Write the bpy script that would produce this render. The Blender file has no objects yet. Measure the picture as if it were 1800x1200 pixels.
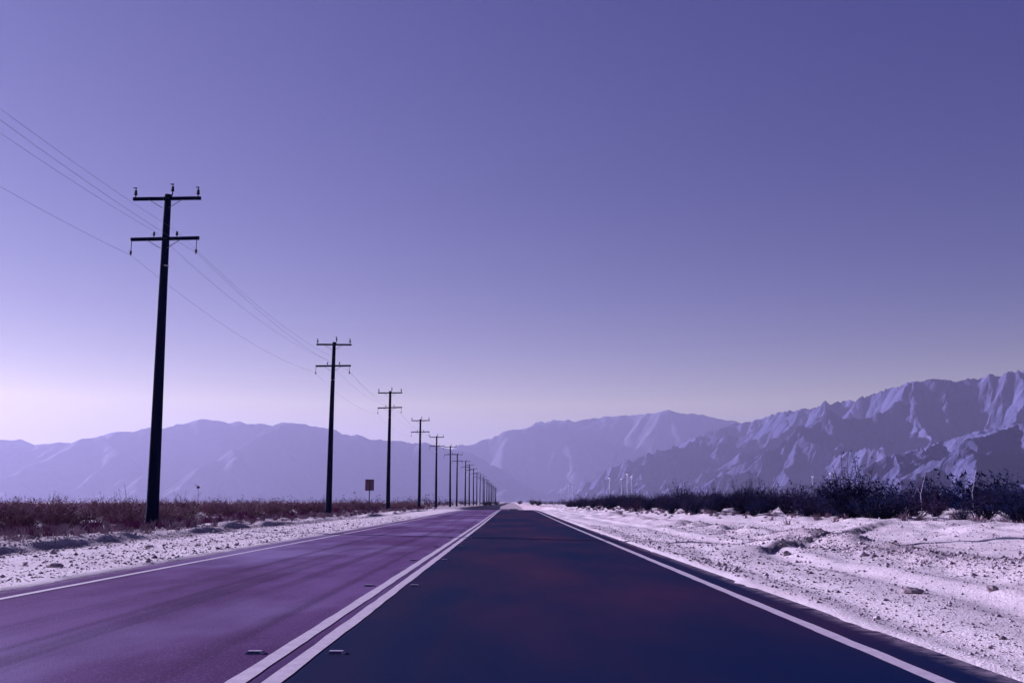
import bpy, math, random
import numpy as np
R = math.radians
random.seed(7)
sc = bpy.context.scene
COL = sc.collection

# ------------------------------------------------------------------ tuning
SUN_AZ, SUN_EL = -56.0, 19.0          # degrees: azimuth from the road direction (+ to the right), elevation
SUN_E = 5.0
SUN_COL = (0.97, 0.88, 1.24)
SKY_E = 0.06
EXPOSURE = 1.35
HAZE_D = 1.0 / 17000.0
HAZE_COL = (0.33, 0.325, 0.485)
HAZE_G = 0.38
SKY_FIT = ((-2.82, 0.600, 5.98), (-2.52, 0.540, 5.03), (-1.27, 0.200, 0.93))
CAM_H, PITCH, LENS, FPX = 1.05, 9.03, 35.5, 1775.0

# ------------------------------------------------------------------ helpers
cp, sp = math.cos(R(PITCH)), math.sin(R(PITCH))
def ray(px, py):
    u, v = (px - 900) / FPX, (600 - py) / FPX
    return (u, cp - v * sp, sp + v * cp)
def at(px, Y):
    """lateral position of a photo column at distance Y, near the horizon"""
    r = ray(px, 882); return r[0] / r[1] * Y
def lin(c):
    return tuple(((x / 12.92) if x <= 0.04045 else ((x + 0.055) / 1.055) ** 2.4) for x in c)

def hash2(ix, iy, seed):
    h = (ix.astype(np.int64) * 374761393 + iy.astype(np.int64) * 668265263 + seed * 1442695041) & 0xFFFFFFFF
    h = ((h ^ (h >> 13)) * 1274126177) & 0xFFFFFFFF
    h = h ^ (h >> 16)
    return (h & 0xFFFFFF) / float(0xFFFFFF)
def vnoise(x, y, seed=0):
    x = np.asarray(x, float); y = np.asarray(y, float)
    ix = np.floor(x); iy = np.floor(y); fx = x - ix; fy = y - iy
    ux = fx * fx * fx * (fx * (fx * 6 - 15) + 10); uy = fy * fy * fy * (fy * (fy * 6 - 15) + 10)
    a = hash2(ix, iy, seed); b = hash2(ix + 1, iy, seed); c = hash2(ix, iy + 1, seed); d = hash2(ix + 1, iy + 1, seed)
    return (a + (b - a) * ux + (c - a) * uy + (a - b - c + d) * ux * uy) * 2 - 1
def fbm(x, y, octv=4, seed=0, gain=0.5):
    s = 0; a = 1.0
    for o in range(octv):
        s = s + a * vnoise(x * 2 ** o + 17.3 * o, y * 2 ** o - 9.1 * o, seed + o); a *= gain
    return s
def sstep(a, b, x):
    t = np.clip((x - a) / (b - a), 0, 1); return t * t * (3 - 2 * t)

class MB:
    """collects shapes into one mesh"""
    def __init__(s): s.v = []; s.f = []; s.m = []
    def add(s, v, f, mi=0):
        n = len(s.v); s.v += v; s.f += [tuple(i + n for i in q) for q in f]; s.m += [mi] * len(f)
    def box(s, c, d, rot=None, mi=0, taper=1.0):
        v = []
        for z in (-1, 1):
            t = taper if z > 0 else 1
            for x, y in ((-1, -1), (1, -1), (1, 1), (-1, 1)):
                p = (x * d[0] / 2 * t, y * d[1] / 2 * t, z * d[2] / 2)
                if rot: p = rot(p)
                v.append((c[0] + p[0], c[1] + p[1], c[2] + p[2]))
        s.add(v, [(3, 2, 1, 0), (4, 5, 6, 7), (0, 1, 5, 4), (1, 2, 6, 5), (2, 3, 7, 6), (3, 0, 4, 7)], mi)
    def tube(s, pts, rad, n=8, cap=True, mi=0):
        P = [np.array(p, float) for p in pts]; v = []; f = []
        ref = None
        for i, p in enumerate(P):
            t = P[min(i + 1, len(P) - 1)] - P[max(i - 1, 0)]
            t = t / (np.linalg.norm(t) + 1e-9)
            if ref is None:
                ref = np.array((1.0, 0, 0)) if abs(t[0]) < 0.8 else np.array((0, 1.0, 0))
            a = ref - t * ref.dot(t); a /= (np.linalg.norm(a) + 1e-9); ref = a
            b = np.cross(t, a)
            r = rad[i] if hasattr(rad, '__len__') else rad
            for k in range(n):
                w = 2 * math.pi * k / n
                v.append(tuple(p + r * (math.cos(w) * a + math.sin(w) * b)))
        for i in range(len(P) - 1):
            for k in range(n):
                f.append((i * n + k, i * n + (k + 1) % n, (i + 1) * n + (k + 1) % n, (i + 1) * n + k))
        if cap:
            f.append(tuple(range(n - 1, -1, -1))); f.append(tuple((len(P) - 1) * n + k for k in range(n)))
        s.add(v, f, mi)
    def mesh(s, name, mats, smooth=False):
        me = bpy.data.meshes.new(name); me.from_pydata(s.v, [], s.f)
        for m in (mats if isinstance(mats, (list, tuple)) else [mats]): me.materials.append(m)
        if len(me.materials) > 1: me.polygons.foreach_set('material_index', s.m)
        if smooth: me.polygons.foreach_set('use_smooth', [True] * len(me.polygons))
        me.update(); return me
    def obj(s, name, mats, parent=None, smooth=False):
        o = bpy.data.objects.new(name, s.mesh(name, mats, smooth)); COL.objects.link(o)
        if parent: o.parent = parent
        return o
def grid_mesh(name, X, Y, Z, mat, attrs=None, smooth=True):
    ny, nx = X.shape
    me = bpy.data.meshes.new(name)
    co = np.stack([X, Y, Z], -1).reshape(-1, 3).astype(np.float32)
    me.vertices.add(nx * ny); me.vertices.foreach_set('co', co.ravel())
    i = np.arange(nx * ny).reshape(ny, nx)
    q = np.stack([i[:-1, :-1], i[:-1, 1:], i[1:, 1:], i[1:, :-1]], -1).reshape(-1, 4)
    me.loops.add(q.size); me.loops.foreach_set('vertex_index', q.ravel().astype(np.int32))
    me.polygons.add(len(q)); me.polygons.foreach_set('loop_start', np.arange(0, q.size, 4, dtype=np.int32))
    me.polygons.foreach_set('use_smooth', np.full(len(q), smooth))
    for k, a in (attrs or {}).items():
        at_ = me.attributes.new(k, 'FLOAT', 'POINT'); at_.data.foreach_set('value', a.ravel().astype(np.float32))
    me.materials.append(mat); me.update(); me.validate()
    o = bpy.data.objects.new(name, me); COL.objects.link(o); return o
def tag(o, label=None, cat=None, group=None, kind=None):
    if label: o['label'] = label
    if cat: o['category'] = cat
    if group: o['group'] = group
    if kind: o['kind'] = kind
    return o
def empty(name, loc, rz=0):
    o = bpy.data.objects.new(name, None); COL.objects.link(o); o.location = loc
    o.rotation_euler = (0, 0, rz); o.empty_display_size = 0.3; return o
def copy_tree(o, parent=None, depth=3):
    c = o.copy(); COL.objects.link(c)
    if parent: c.parent = parent
    if depth > 1:
        for ch in o.children: copy_tree(ch, c, depth - 1)
    return c

# ------------------------------------------------------------------ materials
class NT:
    def __init__(s, name):
        s.m = bpy.data.materials.new(name); s.m.use_nodes = True; s.t = s.m.node_tree
        s.b = s.t.nodes['Principled BSDF']
    def n(s, typ, **kw):
        x = s.t.nodes.new(typ)
        for k, v in kw.items():
            if hasattr(x, k): setattr(x, k, v)
            else: x.inputs[k].default_value = v
        return x
    def l(s, a, b): s.t.links.new(a, b)
    def obj(s): return s.n('ShaderNodeTexCoord').outputs['Object']
    def geo(s): return s.n('ShaderNodeNewGeometry').outputs['Position']
    def scaled(s, src, sc_):
        m = s.n('ShaderNodeMapping'); m.inputs['Scale'].default_value = sc_; s.l(src, m.inputs['Vector']); return m.outputs[0]
    def noise(s, src, scale, detail=4, rough=0.55):
        x = s.n('ShaderNodeTexNoise'); x.inputs['Scale'].default_value = scale; x.inputs['Detail'].default_value = detail
        x.inputs['Roughness'].default_value = rough; s.l(src, x.inputs['Vector']); return x.outputs['Fac']
    def ramp(s, src, a, b, smooth=True):
        x = s.n('ShaderNodeMapRange'); x.inputs['From Min'].default_value = a; x.inputs['From Max'].default_value = b
        if smooth: x.interpolation_type = 'SMOOTHSTEP'
        s.l(src, x.inputs['Value']); return x.outputs['Result']
    def mix(s, f, a, b):
        x = s.n('ShaderNodeMix', data_type='RGBA')
        for v, i in ((f, 0), (a, 6), (b, 7)):
            if isinstance(v, bpy.types.NodeSocket): s.l(v, x.inputs[i])
            elif i == 0: x.inputs[0].default_value = v
            else: x.inputs[i].default_value = (*v, 1)
        return x.outputs[2]
    def math(s, op, a, b=None):
        x = s.n('ShaderNodeMath', operation=op)
        for i, v in enumerate((a, b)):
            if v is None: continue
            if isinstance(v, bpy.types.NodeSocket): s.l(v, x.inputs[i])
            else: x.inputs[i].default_value = v
        return x.outputs[0]
    def bump(s, h, strength=0.5, dist=0.02, prev=None):
        x = s.n('ShaderNodeBump'); x.inputs['Strength'].default_value = strength; x.inputs['Distance'].default_value = dist
        s.l(h, x.inputs['Height'])
        if prev: s.l(prev, x.inputs['Normal'])
        return x.outputs[0]
    def attr(s, name): return s.n('ShaderNodeAttribute', attribute_name=name).outputs['Fac']
    def done(s, col, rough=0.9, normal=None, spec=0.3):
        if isinstance(col, bpy.types.NodeSocket): s.l(col, s.b.inputs['Base Color'])
        else: s.b.inputs['Base Color'].default_value = (*col, 1)
        if isinstance(rough, bpy.types.NodeSocket): s.l(rough, s.b.inputs['Roughness'])
        else: s.b.inputs['Roughness'].default_value = rough
        s.b.inputs['Specular IOR Level'].default_value = spec
        if normal: s.l(normal, s.b.inputs['Normal'])
        return s.m
def simple(name, a, b, scale, rough=0.85, spec=0.3, bump=0.0, stretch=(1, 1, 1), other=None):
    t = NT(name); o = t.scaled(t.obj(), stretch); n = t.noise(o, scale, 5); c = t.mix(t.ramp(n, 0.3, 0.7), a, b)
    if other: c = t.mix(t.math('MULTIPLY', t.ramp(t.n('ShaderNodeObjectInfo').outputs['Random'], 0.35, 0.95), t.ramp(n, 0.35, 0.6)), c, other)
    return t.done(c, rough, t.bump(n, bump, 0.01) if bump else None, spec)

# sand of the verges and the plain
t = NT('desert_sand'); g = t.geo()
big = t.noise(g, 0.05, 4); mid = t.noise(t.scaled(g, (1.0, 0.35, 1)), 0.9, 5); fine = t.noise(g, 14, 6, 0.7); peb = t.noise(g, 42, 3, 0.6)
streak = t.noise(t.scaled(g, (5.0, 0.12, 1)), 1.3, 4)
c = t.mix(t.ramp(mid, 0.32, 0.68), (0.49, 0.41, 0.43), (0.62, 0.54, 0.55))
c = t.mix(t.ramp(big, 0.4, 0.7), c, (0.57, 0.485, 0.50))
c = t.mix(t.math('MULTIPLY', t.ramp(streak, 0.5, 0.72), 0.5), c, (0.62, 0.55, 0.56))
c = t.mix(t.math('MULTIPLY', t.ramp(fine, 0.52, 0.70), 0.42), c, (0.24, 0.17, 0.21))
rgh = t.attr('rubble')
c = t.mix(t.math('MULTIPLY', t.ramp(peb, 0.52, 0.62), t.math('ADD', t.math('MULTIPLY', rgh, 0.75), 0.10)), c, (0.11, 0.075, 0.09))
c = t.mix(t.math('MULTIPLY', t.attr('soil_shade'), 0.85), c, (0.13, 0.075, 0.10))
c = t.mix(t.math('MULTIPLY', t.attr('gully'), 0.95), c, (0.03, 0.018, 0.04))  # shade of the cut bank, painted almost black
bn = t.bump(fine, 0.55, 0.05); bn = t.bump(peb, 0.7, 0.03, bn)
M_sand = t.done(c, 0.95, bn, 0.15)

# asphalt: left lane painted paler for sun glare and windscreen reflection, right lane kept dark
t = NT('asphalt'); g = t.geo()
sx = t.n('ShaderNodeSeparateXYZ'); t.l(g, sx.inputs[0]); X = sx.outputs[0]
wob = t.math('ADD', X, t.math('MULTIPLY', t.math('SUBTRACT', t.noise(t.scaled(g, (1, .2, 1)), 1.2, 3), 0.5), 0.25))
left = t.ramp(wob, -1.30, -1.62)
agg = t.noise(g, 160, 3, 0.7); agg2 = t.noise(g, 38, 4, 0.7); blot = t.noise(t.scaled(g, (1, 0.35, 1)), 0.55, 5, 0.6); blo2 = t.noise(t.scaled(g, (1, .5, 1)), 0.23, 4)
glare_lane = t.mix(t.ramp(blot, 0.35, 0.68), (0.068, 0.026, 0.088), (0.128, 0.068, 0.172))
glare_lane = t.mix(t.math('MULTIPLY', t.ramp(blo2, 0.46, 0.64), 0.65), glare_lane, (0.215, 0.165, 0.31))  # pale violet sheen of the windscreen reflection, painted as blotches
new = t.mix(t.ramp(blot, 0.4, 0.7), (0.002, 0.009, 0.040), (0.010, 0.010, 0.040))  # base of the right lane, without the painted glare
red = t.noise(t.scaled(g, (.8, .22, 1)), 0.42, 4, 0.55)
new = t.mix(t.math('MULTIPLY', t.math('MULTIPLY', t.ramp(red, 0.36, 0.66), 0.75), t.ramp(t.math('ADD', sx.outputs[1], t.math('MULTIPLY', red, 6.0)), 8.0, 15.0)), new, (0.038, 0.014, 0.040))  # windscreen tint painted as red, thinning towards the camera
c = t.mix(left, new, glare_lane)  # new: right lane without the painted glare
track = t.noise(t.scaled(g, (2.2, 0.02, 1)), 1.0, 2)
c = t.mix(t.math('MULTIPLY', t.ramp(track, 0.48, 0.66), t.math('ADD', t.math('MULTIPLY', left, 0.3), 0.2)), c, (0.022, 0.010, 0.034))
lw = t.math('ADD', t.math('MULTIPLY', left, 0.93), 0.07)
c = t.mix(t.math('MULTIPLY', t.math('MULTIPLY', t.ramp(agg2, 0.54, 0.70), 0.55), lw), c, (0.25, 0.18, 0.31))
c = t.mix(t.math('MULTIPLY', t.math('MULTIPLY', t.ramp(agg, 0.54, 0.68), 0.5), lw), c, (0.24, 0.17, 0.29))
agg3 = t.noise(g, 75, 3, 0.7)
c = t.mix(t.math('MULTIPLY', t.math('MULTIPLY', t.ramp(agg3, 0.50, 0.36), 0.6), lw), c, (0.026, 0.010, 0.036))
dust = t.math('MULTIPLY', t.attr('dust'), t.ramp(t.noise(g, 5, 5, 0.7), 0.35, 0.65))
c = t.mix(t.math('MULTIPLY', dust, 0.6), c, (0.34, 0.26, 0.30))
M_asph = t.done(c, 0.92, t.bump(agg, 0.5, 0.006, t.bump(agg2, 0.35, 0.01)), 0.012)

# worn road paint
t = NT('road_paint'); g = t.geo()
w1 = t.noise(g, 55, 5, 0.75); w2 = t.noise(g, 7, 4, 0.6)
wear = t.math('MULTIPLY', t.ramp(w1, 0.52, 0.64), t.ramp(w2, 0.3, 0.7))
c = t.mix(t.ramp(w2, .3, .7), (0.30, 0.245, 0.30), (0.40, 0.335, 0.39))
c = t.mix(t.math('MULTIPLY', wear, 0.75), c, (0.10, 0.07, 0.09))
M_paint = t.done(c, 0.8, t.bump(w1, 0.4, 0.004), 0.3)

# rock of the ranges
def rock(name, a, b, sc_):
    t = NT(name); g = t.geo()
    n1 = t.noise(g, 1 / 900.0 * sc_, 6, 0.6); n2 = t.noise(g, 1 / 90.0 * sc_, 6, 0.7)
    c = t.mix(t.ramp(n1, .3, .7), a, b); c = t.mix(t.math('MULTIPLY', t.ramp(n2, .5, .75), .45), c, (0.045, 0.042, 0.085))
    w = t.n('ShaderNodeTexNoise'); w.noise_type = 'RIDGED_MULTIFRACTAL'; w.inputs['Scale'].default_value = 1 / 130.0 * sc_; w.inputs['Detail'].default_value = 5
    t.l(t.scaled(g, (1, 1, .35)), w.inputs['Vector'])
    return t.done(c, 0.95, t.bump(n2, 0.5, 14.0 / sc_, t.bump(w.outputs['Fac'], 1.0, 45.0 / sc_)), 0.03)
M_rock = rock('range_rock', (0.045, 0.046, 0.110), (0.098, 0.097, 0.185), 1.0)
M_rock2 = rock('far_rock', (0.065, 0.06, 0.095), (0.095, 0.088, 0.13), 0.5)

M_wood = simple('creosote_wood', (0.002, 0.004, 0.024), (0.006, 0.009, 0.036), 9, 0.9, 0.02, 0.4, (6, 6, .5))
M_steel = simple('dull_steel', (0.03, 0.03, 0.05), (0.055, 0.05, 0.075), 20, 0.6, 0.4)
M_band = simple('pole_band', (0.30, 0.27, 0.30), (0.42, 0.38, 0.42), 20, 0.5, 0.4)
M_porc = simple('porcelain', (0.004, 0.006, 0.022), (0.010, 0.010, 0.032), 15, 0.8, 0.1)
M_wire = simple('weathered_cable', (0.045, 0.04, 0.06), (0.07, 0.06, 0.085), 2, 0.6, 0.3)
M_signb = simple('sign_back', (0.10, 0.045, 0.10), (0.15, 0.07, 0.135), 6, 0.6, 0.4)
M_galv = simple('galvanised_post', (0.06, 0.045, 0.085), (0.10, 0.08, 0.13), 14, 0.8, 0.1)
M_white = simple('turbine_white', (0.36, 0.34, 0.44), (0.44, 0.42, 0.52), 3, 0.5, 0.4)
M_stud = simple('stud_ceramic', (0.26, 0.22, 0.30), (0.36, 0.31, 0.40), 40, 0.7, 0.1)
M_lens = simple('stud_reflector', (0.05, 0.04, 0.08), (0.08, 0.07, 0.12), 60, 0.5, 0.3)  # reflectors coloured dark to give the stud its shaded front
M_stone = simple('stone', (0.16, 0.11, 0.13), (0.36, 0.29, 0.31), 6, 0.95, 0.2, .5)
M_grav = simple('gravel_stone', (0.13, 0.09, 0.115), (0.42, 0.35, 0.40), 2.2, 0.95, 0.15)
M_tuft = simple('dry_straw', (0.14, 0.07, 0.11), (0.36, 0.27, 0.33), 1.2, 0.9, 0.2)
M_red = simple('russet_leaf', (0.10, 0.018, 0.085), (0.20, 0.055, 0.15), 2.5, 0.85, 0.03, other=(0.30, 0.14, 0.22))
M_redst = simple('russet_stem', (0.10, 0.055, 0.06), (0.22, 0.14, 0.15), 3, 0.9, 0.2)
M_leaf = simple('creosote_leaf', (0.002, 0.005, 0.036), (0.008, 0.014, 0.066), 2.2, 0.85, 0.03, other=(0.055, 0.030, 0.085))
M_leaf2 = simple('plum_leaf', (0.034, 0.009, 0.040), (0.075, 0.022, 0.070), 2.2, 0.85, 0.03, other=(0.14, 0.045, 0.11))
M_stem = simple('grey_stem', (0.006, 0.008, 0.032), (0.040, 0.034, 0.070), 3, 0.9, 0.03)
M_pale = simple('bleached_wood', (0.20, 0.17, 0.24), (0.32, 0.28, 0.36), 5, 0.9, 0.2)

# ------------------------------------------------------------------ ground
XC, LANE = -1.52, 4.07
XL, XR = XC - LANE - 0.02, XC + LANE            # edge lines
EL, ER = XL - 0.54, XR + 0.47                   # asphalt edges
def zr(y):
    y = np.asarray(y, float)
    a = np.clip(y - 112, 0, 60); z = 0.10 * sstep(40, 112, y) - a * a * 0.00014
    z = z - np.clip(y - 172, 0, 130) * 0.0168
    return z + sstep(340, 700, y) * 0.95
def plain(x, y):
    """ground level: follows the road near it, stays level out on the plain"""
    w = 1 - sstep(6.2, 9.5, np.abs(x + 1.5))
    return zr(y) * w - 0.22 * sstep(150, 500, y) * (1 - w)
GUL = [(5.47, 22.2), (6.2, 23.7), (6.95, 24.2), (8.5, 27.4), (10.3, 30.3), (11.5, 31.3)]
def seg_dist(x, y, P):
    d = np.full(x.shape, 1e9)
    for (ax, ay), (bx, by) in zip(P[:-1], P[1:]):
        vx, vy = bx - ax, by - ay; L = vx * vx + vy * vy
        tt = np.clip(((x - ax) * vx + (y - ay) * vy) / L, 0, 1)
        d = np.minimum(d, np.hypot(x - ax - tt * vx, y - ay - tt * vy))
    return d
def scarp(x, y):
    """low cut bank along the rut: the far side stands higher, its face turned to the road"""
    best = np.full(np.broadcast(x, y).shape, 1e9); sgn = np.zeros(best.shape); along = np.zeros(best.shape); n = len(GUL) - 1
    for i, ((ax, ay), (bx, by)) in enumerate(zip(GUL[:-1], GUL[1:])):
        vx, vy = bx - ax, by - ay; L = math.hypot(vx, vy)
        tt = ((x - ax) * vx + (y - ay) * vy) / (L * L); tc = np.clip(tt, 0, 1)
        d = np.hypot(x - ax - tc * vx, y - ay - tc * vy); s = ((x - ax) * vy - (y - ay) * vx) / L
        m = d < best; best = np.where(m, d, best); sgn = np.where(m, np.where(s > 0, d, -d), sgn); along = np.where(m, (i + tt) / n, along)
    s = sgn + 0.07 * vnoise(x * 2.3, y * 1.9, 78)
    return 0.13 * (1 - sstep(-0.08, 0.09, s)) * np.exp(-(np.minimum(s, 0) / 1.3) ** 2) * sstep(-.15, .12, along) * sstep(1.2, .85, along), s
def ground_z(x, y, full=False):
    x = np.asarray(x, float); y = np.asarray(y, float)
    base = plain(x, y)
    near = 1 - sstep(120, 260, y)
    jit = 0.10 * fbm(x * 0 + 3.1, y * 0.9, 4, 5) + 0.05 * vnoise(x * 3, y * 3, 9)
    z = np.full(np.broadcast(x, y).shape, -0.07)
    dr = x - ER + jit; dl = EL - x + jit
    out = np.maximum(sstep(-0.22, 0.16, dr), sstep(-0.22, 0.16, dl))
    z = z + out * 0.09
    # right verge: smooth wheel track, windrow of rubble, rising sandy bank
    wr = x + 0.5 * fbm(x * 0 + 1.7, y * 0.13, 3, 21)
    z = z + np.exp(-((wr - 7.4) / 0.75) ** 2) * (0.17 + 0.14 * fbm(x * .8, y * .5, 3, 31))
    z = z - np.exp(-((wr - 5.2) / 0.28) ** 2) * 0.055 - np.exp(-((wr - 3.75) / 0.24) ** 2) * 0.04 + np.exp(-((wr - 5.75) / 0.2) ** 2) * 0.03
    bank = sstep(8.0, 12.8, x)
    z = z + bank * (0.40 + 0.16 * fbm(x * .22, y * .12, 3, 41) + 0.07 * fbm(x * .9, y * .6, 3, 43)) * near
    z = z + sstep(13, 40, x) * 0.12 * near
    # left verge: flat sand, low berm, scrub bench
    wl = x + 0.45 * fbm(x * 0 + 5.7, y * 0.10, 3, 51)
    z = z + np.exp(-np.where(wl > -10.4, (wl + 10.4) / 0.28, (wl + 10.4) / 1.1) ** 2) * np.clip(0.09 + 0.13 * fbm(x * .6, y * .3, 3, 53), 0, .3) * near
    z = z + sstep(-10.5, -14.5, x) * (0.05 + 0.10 * fbm(x * .45, y * .3, 4, 55)) * near
    rough = np.maximum(sstep(ER + .1, ER + 2, x), sstep(EL - .1, EL - 2, x))
    amp = 0.018 + 0.03 * np.exp(-((wr - 7.4) / 1.0) ** 2) + 0.03 * sstep(9, 13, x) + 0.06 * sstep(-9.8, -12, x)
    z = z + rough * amp * fbm(x * 2.1, y * 1.7, 4, 61)
    farz = sstep(300, 2500, y) * 1.2 * fbm(x / 900., y / 900., 3, 71) * rough
    sc_h, sd_ = scarp(x + 0 * y, y + 0 * x)
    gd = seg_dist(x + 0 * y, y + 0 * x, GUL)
    scarp_shade = 0.9 * np.exp(-((sd_ - .03) / 0.12) ** 2) * (1 - sstep(.3, .5, gd))  # mask that paints extra shade onto the scarp face
    z = z + sc_h
    z = z + base + farz
    if not full: return z
    rub = np.clip(np.exp(-((wr - 7.4) / 1.3) ** 2) + 0.55 * sstep(8, 11, x) + .35 * sstep(ER + .0, ER + .5, x) + 0.35 * sstep(EL - .3, EL - 1.2, x) + 0.4 * sstep(-9.5, -12, x), 0, 1)
    soil_shade = np.clip(sstep(-9.8, -11.6, x) * (0.62 + 0.6 * fbm(x * .5, y * .3, 4, 81)), 0, 1)
    soil_shade = np.maximum(soil_shade, 0.85 * np.exp(-((wl + 9.9) / 0.35) ** 2) * (y < 120))  # shade on the berm's road side, painted as a dark strip
    soil_shade = np.maximum(soil_shade, 0.75 * np.exp(-((wr - 7.9) / .8) ** 2) * np.clip(0.5 + fbm(x * .5, y * .25, 3, 83), 0, 1))
    soil_shade = np.maximum(soil_shade, 0.75 * sstep(170, 260, y) * (1 - sstep(9, 14, np.abs(x + 1.5))))  # ground colour darkened against the sun on the dip's far slope
    soil_shade = np.maximum(soil_shade, sstep(120, 600, y) * 0.25 * np.clip(.5 + fbm(x / 40., y / 90., 3, 85), 0, 1))
    return z, rub, soil_shade, scarp_shade
xs = np.arange(-26, 26.01, 0.1)
e = 26 + np.cumsum(0.1 * 1.16 ** np.arange(1, 75)); e = e[e < 24000]; e = np.append(e, 24000)
xs = np.concatenate([-e[::-1], xs, e])
ys = [2.5]
while ys[-1] < 24000: ys.append(ys[-1] + max(0.05, 0.0115 * ys[-1]))
ys = np.concatenate([[-400, -150, -60, -25, -10, -4, -1, 1], np.array(ys)])
X, Y = np.meshgrid(xs, ys)
Z, rub, soil_shade, scarp_shade = ground_z(X, Y, True)
ground = grid_mesh('ground', X, Y, Z, M_sand, {'rubble': rub, 'soil_shade': soil_shade, 'gully': scarp_shade})  # 'gully' carries the shade painted on the scarp face
tag(ground, 'pale sandy desert plain on both sides of the road', kind='structure')
del X, Y, Z, rub, soil_shade, scarp_shade
def gz(x, y): return float(ground_z(np.array([float(x)]), np.array([float(y)]))[0])

# ------------------------------------------------------------------ road and markings
yr = np.concatenate([[-60, -20, -6], np.arange(0, 60, 1.0), np.arange(60, 420, 5.0), np.array([440, 460, 480, 500])])
xr_ = np.concatenate([np.linspace(EL, XL - .1, 8), np.linspace(XL + .1, XR - .1, 24), np.linspace(XR + .1, ER, 8)])
X, Y = np.meshgrid(xr_, yr); Z = zr(Y)
dust = np.maximum(sstep(XR + .25, ER, X), sstep(XL - .2, EL, X))
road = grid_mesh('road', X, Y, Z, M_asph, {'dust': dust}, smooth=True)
tag(road, 'two-lane asphalt road running straight to the horizon', kind='structure')
def stripe(xc, w, name, label, phase):
    yy = np.concatenate([np.arange(0, 40, 0.25), np.arange(40, 420, 2.0), np.array([440, 460, 480, 498])])
    yy = np.concatenate([[-40, -10], yy])
    l = xc - w / 2 + 0.006 * fbm(yy * 1.9, yy * 0 + phase, 3, 91); r = xc + w / 2 + 0.006 * fbm(yy * 1.9, yy * 0 + phase + 7, 3, 92)
    X = np.stack([l, r], -1); Y = np.stack([yy, yy], -1)
    o = grid_mesh(name, X, Y, zr(Y) + 0.005, M_paint, smooth=True)
    tag(o, label, kind='structure')
stripe(XC - 0.105, 0.118, 'road_marking', 'left stripe of the double centre line', 1)
stripe(XC + 0.105, 0.118, 'road_marking', 'right stripe of the double centre line', 3)
stripe(XL, 0.11, 'road_marking', 'white edge line along the left verge', 5)
stripe(XR, 0.12, 'road_marking', 'white edge line along the right verge', 9)

# raised studs beside the double line
b = MB()
w, d, h = 0.066, 0.052, 0.020
b.add([(-w, -d, 0), (w, -d, 0), (w, d, 0), (-w, d, 0), (-w * .72, -d * .45, h), (w * .72, -d * .45, h), (w * .72, d * .45, h), (-w * .72, d * .45, h)],
      [(3, 2, 1, 0), (4, 5, 6, 7), (1, 2, 6, 5), (3, 0, 4, 7), (0, 1, 5, 4), (2, 3, 7, 6)])
stud0 = empty('road_stud', (0, 0, 0))
b.obj('stud_body', M_stud, stud0)
for s in (-1, 1):
    b = MB()
    p = [(-w * .68, s * (d * .93 + .001), .003), (w * .68, s * (d * .93 + .001), .003), (w * .60, s * (d * .55 + .001), h * .86), (-w * .60, s * (d * .55 + .001), h * .86)]
    b.add(p, [(0, 1, 2, 3) if s < 0 else (3, 2, 1, 0)]); b.obj('reflector', M_lens, stud0)
ordw = ['nearest', 'second', 'third', 'fourth', 'fifth', 'sixth', 'seventh', 'eighth', 'ninth', 'tenth', 'eleventh', 'twelfth', 'thirteenth', 'fourteenth',
        'fifteenth', 'sixteenth', 'seventeenth', 'eighteenth', 'nineteenth', 'twentieth', 'twenty-first', 'twenty-second', 'twenty-third', 'twenty-fourth']
first = True
for k in range(7):
    for s, side in ((-1, 'left'), (1, 'right')):
        o = stud0 if first else copy_tree(stud0); first = False
        o.location = (XC + s * 0.285, 7.35 + 5.75 * k, 0.001); o.rotation_euler.z = random.uniform(-.05, .05)
        tag(o, 'pale raised road stud on the %s of the double line, %s from the camera' % (side, ordw[k]), 'road stud', 'raised studs along the double centre line')

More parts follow.
